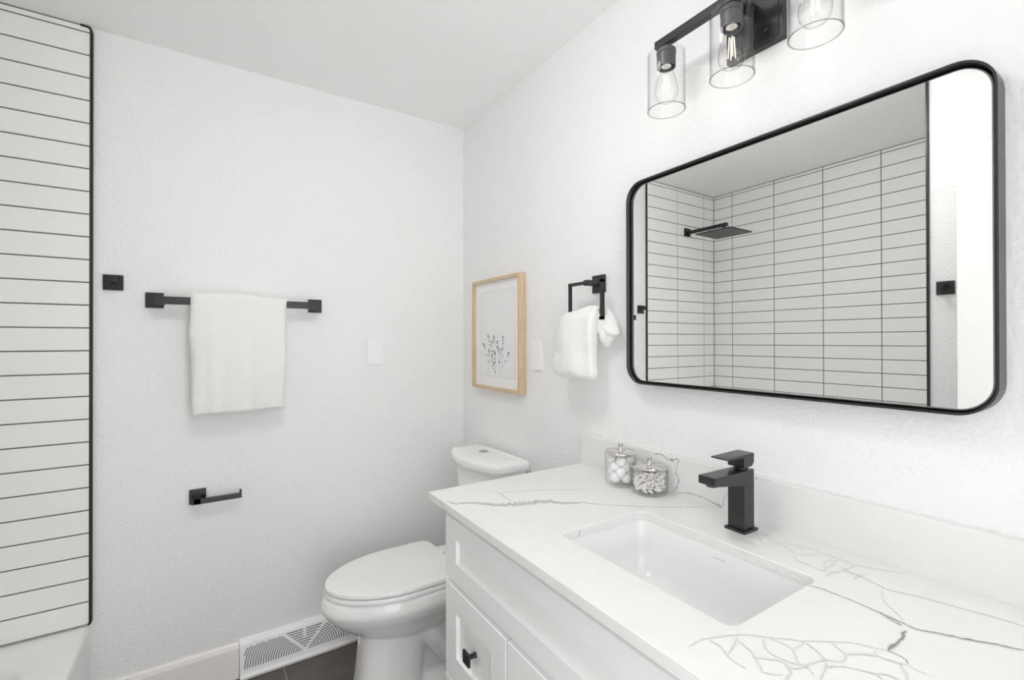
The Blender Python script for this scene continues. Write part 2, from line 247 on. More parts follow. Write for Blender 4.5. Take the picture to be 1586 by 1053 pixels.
def floormat():
    m = mat('floor_tile', (.11, .095, .085), .45); nt = m.node_tree; b = nt.nodes['Principled BSDF']
    tc = nt.nodes.new('ShaderNodeTexCoord'); n = nt.nodes.new('ShaderNodeTexNoise'); r = nt.nodes.new('ShaderNodeValToRGB')
    n.inputs['Scale'].default_value = 6; n.inputs['Detail'].default_value = 8
    r.color_ramp.elements[0].position = .3; r.color_ramp.elements[0].color = (.085, .072, .064, 1)
    r.color_ramp.elements[1].position = .75; r.color_ramp.elements[1].color = (.15, .128, .112, 1)
    nt.links.new(tc.outputs['Object'], n.inputs['Vector']); nt.links.new(n.outputs['Fac'], r.inputs[0]); nt.links.new(r.outputs[0], b.inputs['Base Color'])
    return m
FLOORT = floormat(); GROUTL = mat('floor_grout', (.50, .47, .43), .9)

# ---------------------------------------------------------------- the room shell
FL, H = .018, 2.44
XT, XW, YN, YE = -1.442, -2.195, -2.42, -1.482       # tub front plane, tub wall, near wall, tub end wall
def wallbox(name, a, b, m=None):
    return struct(MB().box(a, b).build(name, m or WALL))
wallbox('wall_back', (-2.30, 0, -.1), (.12, .12, H))
wallbox('wall_right', (0, YN-.12, -.1), (.12, 0, H))
wallbox('wall_left', (-2.30, YN-.12, -.1), (XW, 0, H))
wallbox('wall_wing', (XW, YN, -.1), (XT, YE, H))
nb = MB(); nb.box((XT, YN-.12, -.1), (-1.24, YN, H)); nb.box((-.42, YN-.12, -.1), (0, YN, H)); nb.box((-1.24, YN-.12, 2.07), (-.42, YN, H))
struct(nb.build('wall_near', WALL))
wallbox('ceiling', (-2.30, YN-.12, H), (.12, .12, H+.1), CEIL)
# floor: 0.30 x 0.61 m tiles over a grout bed
f = MB(); f.box((XW, YN-.12, -.1), (0, 0, FL-.004), 1)
gx, gy = .305, .61
xs = [-.8385+gx*2*k for k in range(-3, 3)]
for k in range(-8, 4):
    x0 = -.8385+k*.61
    for j in range(-9, 2):
        y1 = .21+j*.61; a = (max(x0+.002, XW), max(y1-.61+.002, YN-.12)); b = (min(x0+.61-.002, -.0), min(y1-.002, 0))
        if b[0]-a[0] > .01 and b[1]-a[1] > .01: f.box((a[0], a[1], FL-.006), (b[0], b[1], FL), 0)
struct(f.build('floor', [FLOORT, GROUTL]))
# glazed wall tiles: straight stacked, 0.0787 m rows
ROW0, RH, NR = 2.4175, .0785, 26
ZB = ROW0-RH*NR
def tiles(name, u0, u1, joints, place, thick=.009):
    m = MB(); g = .0021
    def slab(a0, a1, z0, z1, d0, d1, mi):
        P = [place(a, d, z) for a, d, z in ((a0, d0, z0), (a1, d0, z0), (a1, d1, z0), (a0, d1, z0), (a0, d0, z1), (a1, d0, z1), (a1, d1, z1), (a0, d1, z1))]
        m.add(P, [(0,3,2,1),(4,5,6,7),(0,1,5,4),(1,2,6,5),(2,3,7,6),(3,0,4,7)], mi)
    def tile(a0, a1, z0, z1):
        e = .0009; r0 = [place(a, thick-e, z) for a, z in ((a0, z0), (a1, z0), (a1, z1), (a0, z1))]
        rb = [place(a, 0.001, z) for a, z in ((a0, z0), (a1, z0), (a1, z1), (a0, z1))]
        r1 = [place(a, thick, z) for a, z in ((a0+e, z0+e), (a1-e, z0+e), (a1-e, z1-e), (a0+e, z1-e))]
        m.loft([rb, r0, r1], False, True, 1)
    slab(u0, u1, ZB, H, 0, thick-.002, 0)
    zs = [(ROW0-RH*(k+1)+g, ROW0-RH*k-g) for k in range(NR)]+[(ROW0+g, H-.004)]
    us = [u0]+joints+[u1]
    for z0, z1 in zs:
        for a, b in zip(us[:-1], us[1:]): tile(a+g, b-g, z0, z1)
    return struct(m.build(name, [GROUT, TILE]))
tiles('wall_shower_back', -2.186, XT, [-2.062, -1.759], lambda a, d, z: (a, -d, z))
tiles('wall_shower_side', -1.473, -.009, [-1.369, -1.066, -.763, -.460, -.157], lambda a, d, z: (XW+d, a, z))
tiles('wall_shower_end', -2.186, XT, [-2.062, -1.759], lambda a, d, z: (a, YE+d, z))
# black metal edge trims with a rounded upper and lower end
def edge_trim(name, x, y, dx, dy):
    pts = [(x-dx*.03, y-dy*.03, H-.003), (x-dx*.010, y-dy*.010, H-.004), (x-dx*.003, y-dy*.003, H-.010), (x, y, H-.022), (x, y, ZB+.012), (x-dx*.002, y-dy*.002, ZB+.004), (x-dx*.008, y-dy*.008, ZB)]
    m = MB(); rings = []
    for i, p in enumerate(pts):
        q0 = Vector(pts[max(i-1, 0)]); q1 = Vector(pts[min(i+1, len(pts)-1)]); t = (q1-q0).normalized()
        out = Vector((0, -1, 0)) if dx else Vector((1, 0, 0)); s = t.cross(out).normalized(); p = Vector(p)
        w, d = .0035, .0125
        rings.append([tuple(p-s*w), tuple(p+s*w), tuple(p+s*w+out*d), tuple(p-s*w+out*d)])
    m.loft(rings); return struct(m.build(name, BLACK, bevel=.001))
edge_trim('trim_1', XT+.0036, 0, 1, 0)
edge_trim('trim_2', XT+.0001, YE+.0045, 0, -1).location.x = 0
# baseboards
def baseboard(name, x0, x1):
    m = MB(); pr = [(0, FL), (-.013, FL), (-.013, FL+.118), (-.009, FL+.132), (-.003, FL+.138), (0, FL+.138)]
    m.loft([[(x, y, z) for y, z in pr] for x in (x0, x1)]); return struct(m.build(name, TRIMW))
baseboard('baseboard_back', XT+.002, -.9965); baseboard('baseboard_corner', -.5195, 0)
m = MB(); pr = [(0, FL), (-.013, FL), (-.013, FL+.118), (-.009, FL+.132), (-.003, FL+.138), (0, FL+.138)]
m.loft([[(x, y, z) for x, z in pr] for y in (-.013, -.955)]); struct(m.build('baseboard_right', TRIMW))

# ---------------------------------------------------------------- bathtub
RIM = .3752
t = MB(); cx, cy = (-2.186+XT)/2, (-1.473-.009)/2; hx = (XT+2.186)/2-.001; hy = (1.464)/2-.001
N_ = 8
R = [rrect(cx, cy, hx, hy, .004, FL, N_), rrect(cx, cy, hx, hy, .004, RIM-.03, N_), rrect(cx, cy, hx, hy, .006, RIM-.008, N_), rrect(cx, cy, hx-.003, hy-.003, .008, RIM-.002, N_), rrect(cx, cy, hx-.009, hy-.009, .01, RIM, N_),
     rrect(cx-.01, cy, hx-.095, hy-.10, .13, RIM-.001, N_), rrect(cx-.01, cy, hx-.108, hy-.112, .13, RIM-.006, N_), rrect(cx-.01, cy, hx-.12, hy-.125, .13, RIM-.03, N_),
     rrect(cx-.01, cy, hx-.15, hy-.17, .12, .16, N_), rrect(cx-.01, cy, hx-.17, hy-.20, .10, .11, N_), rrect(cx-.01, cy, hx-.21, hy-.26, .08, .09, N_)]
t.loft(R)
tag(t.build('bathtub', TUBM, smooth='auto', angle=50), 'white built-in bathtub below the stacked white wall tiles at the left edge', 'bathtub')

# ---------------------------------------------------------------- back wall fittings
def sqpost(m, x, z, s, y0, y1): m.box((x-s/2, y0, z-s/2), (x+s/2, y1, z+s/2))
def robe_hook(name, label, wall):
    """wall: maps (across, out, z) to the world"""
    base = wall(0, 0, 0)
    r = thing(name, label, 'robe hook', base, 'black square robe hooks')
    def B(m, a, b): m.box(wall(*a), wall(*b)); return m
    B(MB(), (-.028, 0, -.027), (.028, .008, .027)).build('mounting_plate', BLACK2, r, bevel=.0012)
    m = MB(); B(m, (-.004, .008, -.0045), (.015, .050, .004)); B(m, (-.005, .043, -.0045), (.016, .051, .019))
    m.build('hook_arm', BLACK2, r, bevel=.001)
    settle(r); return r
robe_hook('robe_hook', 'black square robe hook on the grey back wall beside the tiled edge', lambda a, d, z: (-1.3815+a, -d, 1.5585+z))
robe_hook('robe_hook', 'black square robe hook beside the white door, seen in the mirror', lambda a, d, z: (XT+d, -1.5315+a, 1.560+z))

r = thing('towel_bar', 'black square towel bar across the grey back wall', 'towel bar', (-.99, 0, 1.50))
for x in (-1.265, -.715):
    m = MB(); m.box((x-.027, -.008, 1.473), (x+.027, 0, 1.529)); m.build('mounting_plate', BLACK2, r, bevel=.0012)
for x in (-1.248, -.724):
    m = MB(); m.box((x-.015, -.072, 1.483), (x+.015, -.008, 1.514)); m.build('post', BLACK2, r, bevel=.001)
MB().box((-1.245, -.069, 1.4845), (-.727, -.057, 1.5125)).build('bar', BLACK2, r, bevel=.001)
settle(r)

r = thing('toilet_paper_holder', 'black L-shaped toilet paper holder, empty, low on the back wall', 'toilet paper holder', (-1.133, 0, .76))
MB().box((-1.160, -.008, .731), (-1.106, 0, .787)).build('mounting_plate', BLACK2, r, bevel=.0012)
m = MB(); m.box((-1.146, -.052, .742), (-1.122, -.008, .760)); m.build('post', BLACK2, r, bevel=.001)
m = MB(); pr = [(-1.150, .741), (-.990, .741), (-.990, .773), (-.9975, .773), (-.9975, .760), (-1.150, .760)]
m.loft([[(x, y, z) for x, z in pr] for y in (-.052, -.040)]); m.build('arm', BLACK2, r, bevel=.001)
settle(r)

def plate(name, label, wall, w, h):
    r = thing(name, label, 'wall plate', wall(0, 0, 0), 'blank wall plates')
    def pl(m, hw, hh, d0, d1, e):
        R = []
        for d, k in ((d0, 0), (d1-.0015, 0), (d1, e)):
            R.append([wall(sx*(hw-k), d, sz*(hh-k)) for sx, sz in ((-1, -1), (1, -1), (1, 1), (-1, 1))])
        m.loft(R)
    m = MB(); pl(m, w/2, h/2, 0, .006, .002); o = m.build('cover', PLATE, r)
    m = MB(); pl(m, w/2-.0035, h/2-.0035, .004, .0072, .001); m.build('insert', PLATE, r)
    settle(r); return r
plate('wall_plate', 'blank white wall plate on the back wall right of the towel bar', lambda a, d, z: (-.460+a, -d, 1.299+z), .071, .118)
plate('wall_plate', 'blank white wall plate between the framed picture and the towel ring', lambda a, d, z: (-d, -.650+a, 1.290+z), .071, .116)

# baseboard register
r = thing('floor_register', 'white baseboard air register with fanned slots, left of the toilet', 'air register', (-.758, 0, FL))
x0, x1 = -.995, -.521
pr = [(0, FL+.001), (-.040, FL+.001), (-.042, FL+.012), (-.036, FL+.020), (-.036, FL+.026), (-.020, FL+.128), (-.012, FL+.136), (-.008, FL+.144), (0, FL+.147)]
m = MB(); m.loft([[(x, y, z) for y, z in pr] for x in (x0, x1)]); m.build('housing', REGM, r, bevel=.001)
m = MB()
A0 = Vector((-.036, FL+.026)); A1 = Vector((-.020, FL+.128)); dd = (A1-A0).normalized(); nn = Vector((-dd.y, dd.x)); nn = nn if nn.x < 0 else -nn
def regp(sx, t, off=.0004):
    p = A0+dd*t+nn*off; return (sx, p.x, p.y)
TH0, TH1, XC = .014, .096, -.758
m2 = MB()
slope = .082/.078
def slotband(P, w=.0042):
    L = len(P); vs = []; 
    for i, (a, b) in enumerate(P):
        d = Vector((P[min(i+1, L-1)][0]-P[max(i-1, 0)][0], P[min(i+1, L-1)][1]-P[max(i-1, 0)][1])).normalized(); n = Vector((-d.y, d.x))
        for s in (-1, 1): vs.append(regp(a+n.x*s*w/2, b+n.y*s*w/2))
    m2.add(vs, [(2*i, 2*i+1, 2*i+3, 2*i+2) for i in range(L-1)])
for sgn in (-1, 1):
    k = 0; R_ = .018
    while R_ < .235:
        P = []
        for j in range(0, 41):
            a = math.radians(90*j/40); dx = R_*math.cos(a); tt = R_*math.sin(a)*.80
            if tt > TH1-TH0: break
            if tt > (dx-.006)*slope: break
            if dx < .222: P.append((XC+sgn*dx, TH0+tt))
        if len(P) > 2: slotband(P)
        R_ += .0092
for k in range(8):
    tt = TH1-k*.0095; hw = (tt-TH0)/slope-.008
    if hw > .006:
        for a, b in ((-hw, -.006 if k < 4 else hw), (.006, hw)):
            if k >= 4 and a > 0: continue
            slotband([(XC+a, tt), (XC+(a+b)/2, tt), (XC+b, tt)])
m2.build('grille_slots', SLOT, r, recalc=False)
m = MB(); P = [regp(XC+a, b, .0) for a, b in ((-.002, .066), (.002, .066), (.002, .094), (-.002, .094))]; Q = [(p[0], p[1]-.007, p[2]) for p in P]
m.loft([P, Q]); m.build('damper_lever', REGM, r)
settle(r)

# ---------------------------------------------------------------- towels
def cloth(name, rings, parent=None, thick=0, disp=.002, dscale=14, seed=0):
    m = MB(); m.loft(rings); 
    m.v = [tuple(Vector(v)+Vector((noise.noise(Vector(v)*dscale+Vector((seed, 0, 0))), noise.noise(Vector(v)*dscale+Vector((0, seed+5, 0))), noise.noise(Vector(v)*dscale+Vector((0, 0, seed+9)))))*disp) for v in m.v]
    return m.build(name, TOWEL, parent, smooth=True)
# bath towel: three folded layers hung over the bar (profile in y,z swept along x)
def towel_profile(u, zf, zb, grow=0.0):
    """closed outline: outside down the front, back up inside, over the bar, down behind"""
    yb, top = -.063, 1.516
    pts = []
    out = .028+grow
    n = 16
    zf2 = zf
    for k in range(n+1):      # front outer, bottom to top
        t = k/n; z = zf2+.010+(top-.012-zf2-.010)*t
        pts.append((yb-out-.010*math.sin(math.pi*t)**.6*(1-.5*t)+.002, z))
    for k in range(1, 8):      # over the bar
        a = math.pi*k/8; pts.append((yb-out*math.cos(a), top-.012+.026*math.sin(a)))
    for k in range(9):      # back outer going down
        t = k/8; pts.append((yb+out-.004, top-.012-(top-.012-zb)*t))
    pts.append((yb+.010, zb-.002))
    for k in range(8):       # inner back up
        t = k/7; pts.append((yb+.010, zb+.004+(1.480-zb)*t))
    for k in range(9):       # inner front down
        t = k/8; pts.append((yb-.010, 1.484-(1.484-zf2-.004)*t))
    pts.append((yb-.016, zf2-.003)); pts.append((yb-.026, zf2-.001))
    return pts
rings = []; NX = 26
for i in range(NX+1):
    u = i/NX; x = -1.158+.326*u
    edge = min(u, 1-u)*NX
    squeeze = 1 if edge >= 2 else (.72+.14*edge)
    zf = 1.082+.004*math.sin(u*3.1)+.006*(1-u)*(-1)+.003*math.sin(9*u)
    zb = 1.13
    wav = .004*math.sin(u*11+1)+.003*math.sin(u*23)+.002*math.sin(u*41+2)
    pr = towel_profile(u, zf, zb, 0)
    cyy = -.063
    ring = []
    for (y, z) in pr:
        dn = max(0, (1.52-z)/.44)
        xx = x+(.5-u)*(.022*dn**.7)*(1 if u > .5 else .9)+(.004*math.sin(z*26) if u < .04 else 0)+(.004*math.sin(z*20+1)*(1 if u > .96 else 0))
        yy = y+(wav*dn if y < cyy else 0)
        if edge < 2: yy = cyy+(yy-cyy)*(squeeze if y < cyy-.012 or y > cyy+.012 else 1)
        zz = z+(.004-.012*u*u if z > 1.49 else 0)+(.004 if (.2 < u < .62 and z > 1.49) else 0)
        ring.append((xx, yy, zz))
    rings.append(ring)
tag(cloth('bath_towel', rings, disp=.0034, dscale=15), 'white bath towel folded over the black bar on the back wall', 'towel')

# towel ring on the right wall
r = thing('towel_ring', 'black square towel ring on the right wall left of the mirror', 'towel ring', (0, -1.004, 1.54))
MB().box((-.008, -1.034, 1.510), (0, -.975, 1.569)).build('mounting_plate', BLACK2, r, bevel=.0012)
m = MB(); m.box((-.064, -1.015, 1.531), (-.008, -.995, 1.549)); m.build('post', BLACK2, r, bevel=.001)
m = MB()
for a, b in (((-.066, -1.085, 1.534), (-.056, -.919, 1.545)), ((-.066, -1.085, 1.417), (-.056, -.919, 1.428)), ((-.066, -.929, 1.417), (-.056, -.919, 1.545)), ((-.066, -1.085, 1.417), (-.056, -1.073, 1.545))): m.box(a, b)
m.build('ring', BLACK2, r, bevel=.0008)
settle(r)
# hand towel pulled through the ring: front fall, back tail
def fall(m, secs, n=36, pw=.75):
    """secs: (z, centre x, y0, y1, half thickness, fold amp, phase)"""
    rings = []
    for z, cx_, y0, y1, ht, amp, ph in secs:
        ring = []
        for k in range(n):
            a = 2*math.pi*k/n; c, s_ = math.cos(a), math.sin(a)
            yy = (y0+y1)/2+(y1-y0)/2*(abs(c)**pw)*(1 if c > 0 else -1)
            w = ht*(abs(s_)**.6)*(1 if s_ > 0 else -1)
            w += amp*math.sin(k*2*math.pi*4/n*1.0+ph)*abs(s_)
            ring.append((cx_-w, yy, z))
        rings.append(ring)
    m.loft(rings)
m = MB()
fall(m, [(1.461, -.066, -1.03, -1.066, .006, .000, 0), (1.452, -.068, -.965, -1.070, .014, .002, 0), (1.443, -.072, -.920, -1.070, .022, .003, .3), (1.425, -.080, -.901, -1.070, .028, .004, .5), (1.39, -.084, -.897, -1.069, .028, .005, .8),
         (1.35, -.085, -.893, -1.070, .028, .005, 1.1), (1.31, -.085, -.885, -1.068, .029, .006, 1.3), (1.275, -.085, -.876, -1.070, .031, .006, 1.6), (1.25, -.085, -.870, -1.074, .030, .005, 1.8), (1.236, -.085, -.876, -1.072, .024, .003, 2), (1.229, -.085, -.90, -1.066, .014, .001, 2)])
fall(m, [(1.460, -.046, -1.050, -1.075, .006, 0, 0), (1.448, -.040, -1.035, -1.088, .011, .003, 1), (1.42, -.032, -1.03, -1.104, .015, .006, 1.5), (1.39, -.030, -1.03, -1.118, .016, .008, 2), (1.372, -.030, -1.04, -1.127, .015, .007, 2.2), (1.362, -.030, -1.045, -1.105, .011, .004, 2.4), (1.340, -.030, -1.05, -1.083, .010, .003, 2.6), (1.330, -.030, -1.055, -1.076, .005, .001, 2.6)], n=30)
fall(m, [(1.435, -.060, -1.045, -1.070, .012, 0, 0), (1.424, -.050, -1.045, -1.080, .016, .002, 0), (1.412, -.045, -1.045, -1.084, .017, .004, 1), (1.39, -.040, -1.045, -1.084, .016, .005, 1), (1.36, -.038, -1.045, -1.082, .014, .004, 1), (1.345, -.036, -1.05, -1.078, .008, .001, 1)], n=24)
m.v = [tuple(Vector(v)+Vector((noise.noise(Vector(v)*22), noise.noise(Vector(v)*22+Vector((7, 0, 0))), .6*noise.noise(Vector(v)*22+Vector((0, 7, 0)))))*.0065) for v in m.v]
ht = m.build('hand_towel', TOWEL, smooth=True)
md = ht.modifiers.new('merge', 'REMESH'); md.mode = 'VOXEL'; md.voxel_size = .0028; md.use_smooth_shade = True
md = ht.modifiers.new('soften', 'SMOOTH'); md.iterations = 6; md.factor = .5
tag(ht, 'white hand towel pulled through the black towel ring', 'towel')

# ---------------------------------------------------------------- framed botanical print
r = thing('framed_picture', 'pale wood framed botanical print on the right wall above the toilet', 'picture', (0, -.366, 1.38))
ya, yb_, za, zb_ = -.161, -.571, 1.130, 1.632; fwid, dep = .014, .034
def rim(ya, yb, za, zb, x): return [(x, ya, za), (x, yb, za), (x, yb, zb), (x, ya, zb)]
m = MB(); i = fwid
m.loft([rim(ya, yb_, za, zb_, -.001), rim(ya, yb_, za, zb_, -dep), rim(ya-i, yb_+i, za+i, zb_-i, -dep), rim(ya-i, yb_+i, za+i, zb_-i, -.001)], closed=True)
m.build('frame', OAK, r, bevel=.0008)
MB().box((-.020, ya-i, za+i), (-.003, yb_+i, zb_-i)).build('mat_board', PAPER, r)
m = MB(); m.box((-.0204, -.222, 1.190), (-.0200, -.520, 1.575), 0)
m.box((-.0206, -.220, 1.188), (-.0203, -.222, 1.577), 1); m.box((-.0206, -.518, 1.188), (-.0203, -.520, 1.577), 1); m.box((-.0206, -.220, 1.575), (-.0203, -.520, 1.577), 1); m.box((-.0206, -.220, 1.188), (-.0203, -.520, 1.190), 1)
pr_ = m.build('print', [PRINT, LINE], r)
m = MB(); X1 = -.0212
def seg(P, w, mi, x):
    L = len(P); vs = []
    for k, p in enumerate(P):
        d = Vector((P[min(k+1, L-1)][0]-P[max(k-1, 0)][0], P[min(k+1, L-1)][1]-P[max(k-1, 0)][1])).normalized(); n = Vector((-d.y, d.x))
        for s in (-1, 1): vs.append((x, p[0]+n.x*s*w/2, p[1]+n.y*s*w/2))
    m.add(vs, [(2*k, 2*k+1, 2*k+3, 2*k+2) for k in range(L-1)], mi)
for st in STEMS: seg(catmull(st, 5), .0011, 0, X1)
for a, b in DABS:
    a, b = Vector(a), Vector(b); c = (a+b)/2; d = (b-a); L = max(d.length, .004); d = d.normalized() if d.length > 1e-6 else Vector((0, 1)); n = Vector((-d.y, d.x))
    k_ = max(1, int(L/.006))
    for q in range(k_):
        cc = a+(b-a)*((q+.5)/k_); l = .5*max(L/k_, .006); rot = random.uniform(-.4, .4); dd2 = Matrix.Rotation(rot, 2)@d; n2 = Vector((-dd2.y, dd2.x))
        ring = [cc+dd2*l*math.cos(t_*math.pi/5)+n2*.0040*math.sin(t_*math.pi/5) for t_ in range(10)]
        m.add([(X1-.0002, p.x, p.y) for p in ring], [tuple(range(10))], 1)
m.build('flower_sprigs', [INK2, INK], pr_, recalc=False)
settle(r)

# ---------------------------------------------------------------- mirror
r = thing('mirror', 'large black framed rounded rectangular mirror above the vanity', 'mirror', (0, -1.553, 1.52))
MY, MZ, HY, HZ_ = -1.5600, 1.5205, .3955, .2970
def rr(hy, hz, rad, x, n=10): return [(x, MY+a, MZ+b) for a, b, _ in rrect(0, 0, hy, hz, rad, 0, n)]
m = MB(); D_ = .044; T_ = .0035
m.loft([rr(HY, HZ_, .055, -.0005), rr(HY, HZ_, .055, -D_), rr(HY-T_, HZ_-T_, .055-T_, -D_), rr(HY-T_, HZ_-T_, .055-T_, -.004), rr(HY-.03, HZ_-.03, .03, -.004), rr(HY-.03, HZ_-.03, .03, -.0005)], closed=True)
m.build('frame', BLACK2, r, smooth='auto', angle=30)
g_ = .0075
m = MB(); m.loft([rr(HY-g_, HZ_-g_, .048, -.012), rr(HY-g_, HZ_-g_, .048, -.0285), rr(HY-g_-.0022, HZ_-g_-.0022, .046, -.030)], True, False)
m.build('glass_edge', BEVELG, r, smooth='auto')
m = MB(); m.add(rr(HY-g_-.0022, HZ_-g_-.0022, .046, -.030), [tuple(range(44))]); m.build('mirror_glass', MIRROR, r)
settle(r)

# ---------------------------------------------------------------- vanity light
YL = [-1.358, -1.5395, -1.714]; XL = -.100
r = thing('vanity_light', 'black three-lamp vanity light with clear glass cylinder shades above mirror', 'vanity light', (0, -1.543, 2.12))
m = MB(); m.loft([[(x, y, z) for y, z in ((-1.543-h, 2.1015-v), (-1.543+h, 2.1015-v), (-1.543+h, 2.1015+v), (-1.543-h, 2.1015+v))] for x, h, v in ((0, .068, .068), (-.018, .068, .068), (-.018, .060, .060), (-.020, .059, .059))])
bp = m.build('backplate', BLACK, r, bevel=.0008)
m = MB(); m.loft([[(-.020-d, -1.575+q*math.cos(2*math.pi*k/12), 2.066+q*math.sin(2*math.pi*k/12)) for k in range(12)] for d, q in ((0, .005), (.004, .005), (.006, .003))]); m.build('cap_nut', BLACK2, bp, smooth='auto')
MB().box((-.092, -1.553, 2.118), (-.018, -1.533, 2.136)).build('arm', BLACK, r, bevel=.0008)
m = MB(); pr = [(-.110, 2.118), (-.090, 2.118), (-.090, 2.138), (-.110, 2.138)]
m.loft([[(x, y, z) for x, z in pr] for y in (YL[0]+.030, YL[2]-.030)]); m.build('crossbar', BLACK2, r, bevel=.001)
for y in YL:
    c = (XL, y, 0)
    m = MB(); m.lathe([(.006, 2.119), (.006, 2.104)], c, 16); m.lathe([(.024, 2.1045), (.0245, 2.1005), (.0245, 2.0945), (.0225, 2.0935), (.0225, 2.0895), (.0235, 2.0885), (.0235, 2.060), (.0215, 2.060), (.0215, 2.077), (.012, 2.079)], c, 36)
    m.build('socket', SOCK, r, smooth='auto')
    m = MB(); m.lathe([(.0075, 2.099), (.044, 2.099), (.0465, 2.0965), (.0470, 2.0935), (.0470, 1.9495), (.0462, 1.9475), (.0450, 1.9495), (.0450, 2.0945), (.044, 2.096), (.0075, 2.096)], c, 56, cap0=False, cap1=False)
    m.lathe([(.0464, 1.9472), (.0476, 1.9480), (.0476, 1.9494), (.0464, 1.9500), (.0450, 1.9494), (.0450, 1.9480)], c, 56, 1, False, False)
    m.build('glass_shade', [GLASS, LIPG], r, smooth='auto')
    m = MB(); m.lathe([(.0125, 2.070), (.0135, 2.062), (.017, 2.050), (.024, 2.028), (.0285, 2.008), (.0295, 1.997), (.0275, 1.985), (.021, 1.974), (.010, 1.968), (.0015, 1.967)], c, 36, cap0=False)
    b = m.build('bulb', BULBG, r, smooth=True)
    m = MB(); m.lathe([(.0125, 2.078), (.0130, 2.071), (.0118, 2.069), (.0130, 2.067), (.0118, 2.065), (.0125, 2.063)], c, 24); m.build('screw_cap', SCREWB, b, smooth='auto')
    m = MB(); m.lathe([(.0045, 2.065), (.003, 2.044), (.0015, 2.040)], c, 12)
    m.build('filament_stem', BULBG, b, smooth=True)
    m = MB()
    for k in range(4):
        a = math.pi/4+k*math.pi/2
        m.tube([(XL+.005*math.cos(a), y+.005*math.sin(a), 2.040), (XL+.008*math.cos(a), y+.008*math.sin(a), 1.992)], .0011, 6)
    m.build('filament', FIL, b)
    l = bpy.data.lights.new('bulb_light', 'POINT'); l.energy = BULB_W; l.color = (1, .975, .95); l.shadow_soft_size = .022
    lo = bpy.data.objects.new('bulb_light', l); COL.objects.link(lo); lo.location = (XL, y, 2.012); lo.parent = r
settle(r)

# ---------------------------------------------------------------- vanity: cabinet, worktop, backsplash, sink, tap
CZ, CT, CY0, CY1, CXF = .9284, .0205, -.930, -2.172, -.581
CXB = -.546           # front plane of the drawer faces
r = thing('vanity_cabinet', 'white shaker vanity cabinet under the veined stone worktop', 'vanity cabinet', (-.27, -1.55, FL))
kb = MB(); kb.box((-.524, CY0-.032, FL+.10), (-.004, CY1+.03, CZ-CT-.0005)); 
# hollow above for the bowl is not needed in view: carcass is built as panels
kb = MB()
yA, yB = CY0-.034, CY1+.034
kb.box((-.524, yA, FL+.09), (-.004, yA-.018, CZ-CT)); kb.box((-.524, yB, FL+.09), (-.004, yB+.018, CZ-CT)); kb.box((-.524, yA-.018, FL+.09), (-.004, yB+.018, FL+.108)); kb.box((-.014, yA-.018, FL+.108), (-.004, yB+.018, CZ-CT))
kb.box((-.526, yA, FL+.09), (-.506, yB, CZ-CT))
kb.build('body', CABW, r)
MB().box((-.46, yA-.01, FL), (-.02, yB+.01, FL+.09)).build('toe_kick', KICK, r)
def shaker(name, y0, y1, z0, z1, fr=.064, th=.019, rec=.009, bev=.005, fz=None):
    fz = fr if fz is None else fz
    """y0 > y1; face looks to -x"""
    def q(k, x):
        kz = k if k < .01 else k-fr+fz
        return [(x, y0-k, z0+kz), (x, y1+k, z0+kz), (x, y1+k, z1-kz), (x, y0-k, z1-kz)]
    m = MB(); xf = CXB; m.loft([q(0, xf+th), q(0, xf+.0015), q(.0015, xf), q(fr, xf), q(fr+bev, xf+rec)])
    return m.build(name, CABW, r)
def knob(parent, y, z):
    m = MB(); m.lathe([(.0075, 0), (.0062, .006), (.0062, .016), (.010, .022)], (0, 0, 0), 20)
    m.v = [(CXB+.009-a[2], y+a[0], z+a[1]) for a in m.v]
    xk = CXB-.013; s = .0155
    m.loft([[(x, y+a*k, z+b*k) for a, b in ((-1, -1), (1, -1), (1, 1), (-1, 1))] for x, k in ((xk, s-.001), (xk-.001, s), (xk-.006, s), (xk-.007, s-.001))])
    return m.build('knob', BLACK2, parent, smooth='auto')
ya = CY0-.036
yend = CY1+.036
shaker('drawer_front', ya, yend, .704, .871, fz=.052)
rows = [(.441, .689), (.270, .436), (FL+.095, .265)]
for (y0, y1) in ((ya, ya-.313), (yend+.313, yend)):
    for z0, z1 in rows:
        d = shaker('drawer', y0, y1, z0, z1, fr=.065); kz = (z0+z1)/2
        knob(d, (y0+y1)/2, kz)
mid = (ya+yend)/2
d = shaker('door', ya-.318, mid+.0015, FL+.095, .689); knob(d, mid+.035, .62)
d = shaker('door', mid-.0015, yend+.318, FL+.095, .689); knob(d, mid-.035, .62)
settle(r)

